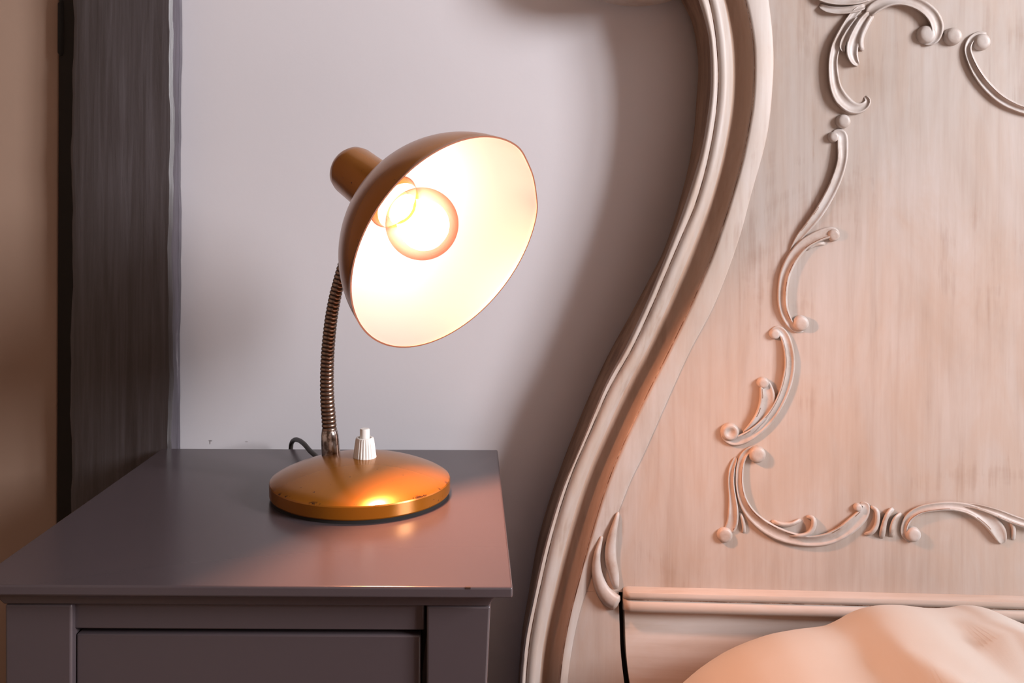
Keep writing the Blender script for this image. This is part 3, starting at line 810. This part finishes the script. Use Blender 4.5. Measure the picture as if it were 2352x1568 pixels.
# right arch
R([(2089, 1243, 10), (2077, 1226, 17), (2078, 1206, 18), (2090, 1186, 20), (2114, 1171, 21), (2148, 1164, 22), (2184, 1162, 22), (2218, 1167, 25), (2248, 1179, 31), (2276, 1199, 37), (2294, 1222, 36), (2304, 1247, 22)], 0.012, -1, wear=0.4, t1=0.8)
K(2100, 1229, 17, 0.015)
R([(2205, 1158, 9), (2245, 1164, 14), (2290, 1178, 20), (2330, 1194, 22), (2380, 1210, 20), (2430, 1225, 12)], 0.014, -1, name='carved_leaf', wear=0.3)
R([(2318, 1192, 9), (2328, 1212, 11), (2327, 1240, 9)], 0.010, 1, prof=PROF_R, name='carved_leaf', wear=0)
for o in list(carv): mirror_of(o.name.split('.')[0], o, panel)
# corner moulding left of the slot
c1 = ribbon([(1421, 1386, 36), (1400, 1374, 38), (1382, 1350, 32), (1371, 1315, 25), (1371, 1275, 17), (1383, 1228, 9)], 0.011, 1, prof=PROF_R, parent=side_board, name='corner_leaf', t0=1.0, t1=0.5, end=0.03, wear=0)
c2 = ribbon([(1416, 1352, 12), (1410, 1320, 24), (1402, 1280, 27), (1405, 1235, 21), (1420, 1175, 8)], 0.009, 1, prof=PROF_R, parent=side_board, name='corner_leaf', t0=0.8, t1=0.5, wear=0)
# top rail with rolled ears (only the ear's underside shows)
bm = bmesh.new()
ec = hb(1476, -110, 0.0); er = 100 * 0.985 / F_PX
M = Matrix.Translation((ec.x, 0, ec.z)) @ Matrix.Diagonal((1.7, 1, 1, 1)) @ Matrix.Rotation(PI / 2, 4, 'X')
lathe(bm, [(0, -SIDE), (er - 0.004, -SIDE), (er, -SIDE + 0.004), (er, 0.0), (er - 0.004, 0.007), (er - 0.010, 0.008), (er - 0.013, 0.003), (er - 0.024, -0.006), (er - 0.032, 0.002), (0, 0.006)], M, 64)
ear = link('ear_scroll', bm, [M_PAINT], bed, angle=40)
mirror_of('ear_scroll', ear, bed)
bm = bmesh.new()
zt = ec.z
cen = []
for k in range(41):
    u = k / 40
    x = ec.x + (2 * XC - 2 * ec.x) * u
    cen.append((x, zt + 0.03 + 0.17 * math.sin(PI * u) ** 0.8))
pr = None
for i, (x, z) in enumerate(cen):
    t_ = min(1, i / 6, (40 - i) / 6)
    hw = 0.022 + 0.020 * t_
    q = [bm.verts.new((x, yy, z + dz * hw)) for yy, dz in ((SIDE, -1), (SIDE, 1), (0.0, 1), (-0.007, 0.85), (-0.008, 0.5), (0.004, 0.1), (0.006, -0.3), (-0.006, -0.75), (0.0, -1))]
    if pr:
        for j in range(len(q)): bm.faces.new((pr[j], pr[(j + 1) % len(q)], q[(j + 1) % len(q)], q[j]))
    else: bm.faces.new(q)
    pr = q
bm.faces.new(pr[::-1])
link('top_rail', bm, M_PAINT, bed, angle=50)
# frame below the mattress
bx0, bx1 = -0.070, 2 * XC + 0.070
for sx_ in (bx0, bx1 - 0.03):
    bm = bmesh.new(); box(bm, sx_, sx_ + 0.03, -1.95, -0.012, 0.14, 0.30); link('side_rail', bm, M_PAINT, bed, bevel=0.003)
for sx_ in (bx0 - 0.01, bx1 - 0.05):
    bm = bmesh.new(); box(bm, sx_, sx_ + 0.06, -2.0, -1.95, 0.0, 0.40); link('leg', bm, M_PAINT, bed, bevel=0.004)
bm = bmesh.new(); box(bm, bx0 + 0.05, bx1 - 0.05, -1.99, -1.96, 0.14, 0.36); link('foot_rail', bm, M_PAINT, bed, bevel=0.003)
bm = bmesh.new(); box(bm, bx0 + 0.03, bx1 - 0.03, -1.94, -0.015, 0.15, 0.17); link('slat_base', bm, M_WOOD, bed, bevel=0.002)

# mattress and pillow
MT = 0.335
mt = empty('mattress', tuple(HB), -PHI); bpy.data.objects.remove(mt)
bm = bmesh.new(); box(bm, bx0 + 0.035, bx1 - 0.035, -1.93, -0.02, 0.171, MT)
mo = link('mattress', bm, M_SHEET, bevel=0.03); mo.location = HB; mo.rotation_euler = (0, 0, -PHI)
tag(mo, 'pale mattress lying on the bed below the peach pillow', 'mattress')
# pillow: silhouette from the photo, carried at its own depth
PY = 0.865
sil = [(1560, 1720), (1610, 1650), (1650, 1602), (1689, 1568), (1720, 1546), (1755, 1527), (1817, 1502), (1879, 1488), (1930, 1481), (1961, 1475), (1990, 1460), (2027, 1436), (2065, 1424), (2116, 1421), (2162, 1426), (2201, 1430), (2252, 1428), (2283, 1422), (2317, 1426), (2352, 1441), (2420, 1470), (2520, 1500), (2640, 1560), (2760, 1680), (2800, 1720)]
sw_ = [(at(x, y, PY).x, at(x, y, PY).z) for x, y in sil]
def topz(x): return interp([(z, xx) for xx, z in sw_], x)
X0, X1 = sw_[0][0], sw_[-1][0]
bm = bmesh.new(); NXP, NA_ = 150, 72
rings = []
for i in range(NXP + 1):
    u = i / NXP
    x = X0 + (X1 - X0) * u
    zt = max(topz(x), MT + 0.004)
    edge = math.sqrt(max(0.0, 1 - abs(2 * u - 1) ** 5))
    ring = []
    depF, depB = 0.34 * (0.35 + 0.65 * edge), 0.112 * (0.55 + 0.45 * edge)
    for j in range(NA_):
        a = 2 * PI * j / NA_
        ca, sa = math.cos(a), math.sin(a)
        yy = (-depF if ca > 0 else depB) * abs(ca) ** 0.8
        s = abs(sa) ** 0.9
        if sa >= 0: z = MT + 0.03 + (zt - MT - 0.03) * s
        else: z = MT + 0.03 - (0.028) * s
        # folds
        if sa > 0 and ca > -0.2:
            d = -yy
            q = math.exp(-((d - 0.00) / 0.02) ** 2)
            ss = lambda a_, b_, q_: (lambda u_: u_ * u_ * (3 - 2 * u_))(max(0.0, min(1.0, (q_ - a_) / (b_ - a_))))
            def fold(q_, h_, wl, wr, keep): return h_ * (ss(-wl, 0, q_) if q_ < 0 else 1 - (1 - keep) * ss(0, wr, q_))
            f1 = math.sin(x * 34 - d * 30 + 0.8) * 0.0020
            f2 = fold(x - 0.470 - 0.96 * d, 0.019, 0.034, 0.05, 0.35)
            f3 = fold(x - 0.388 - 0.35 * d, 0.007, 0.016, 0.030, 0.0)
            f4 = fold(x - 0.540 - 1.0 * d, 0.009, 0.018, 0.03, 0.2) - 0.006
            z += (f1 * 0.5 + f2 + f3 + f4) * min(1, max(0, d / 0.05)) * min(1, max(0, (zt - MT) / 0.08)) * s
        ring.append(bm.verts.new((x, PY + yy, max(z, MT + 0.001))))
    rings.append(ring)
for k in range(NXP):
    for j in range(NA_):
        bm.faces.new((rings[k][j], rings[k][(j + 1) % NA_], rings[k + 1][(j + 1) % NA_], rings[k + 1][j]))
bm.faces.new(rings[0][::-1]); bm.faces.new(rings[-1])
po_ = link('pillow', bm, M_COTTON, angle=80)
tag(po_, 'rumpled peach cotton pillow propped against the carved headboard', 'pillow')
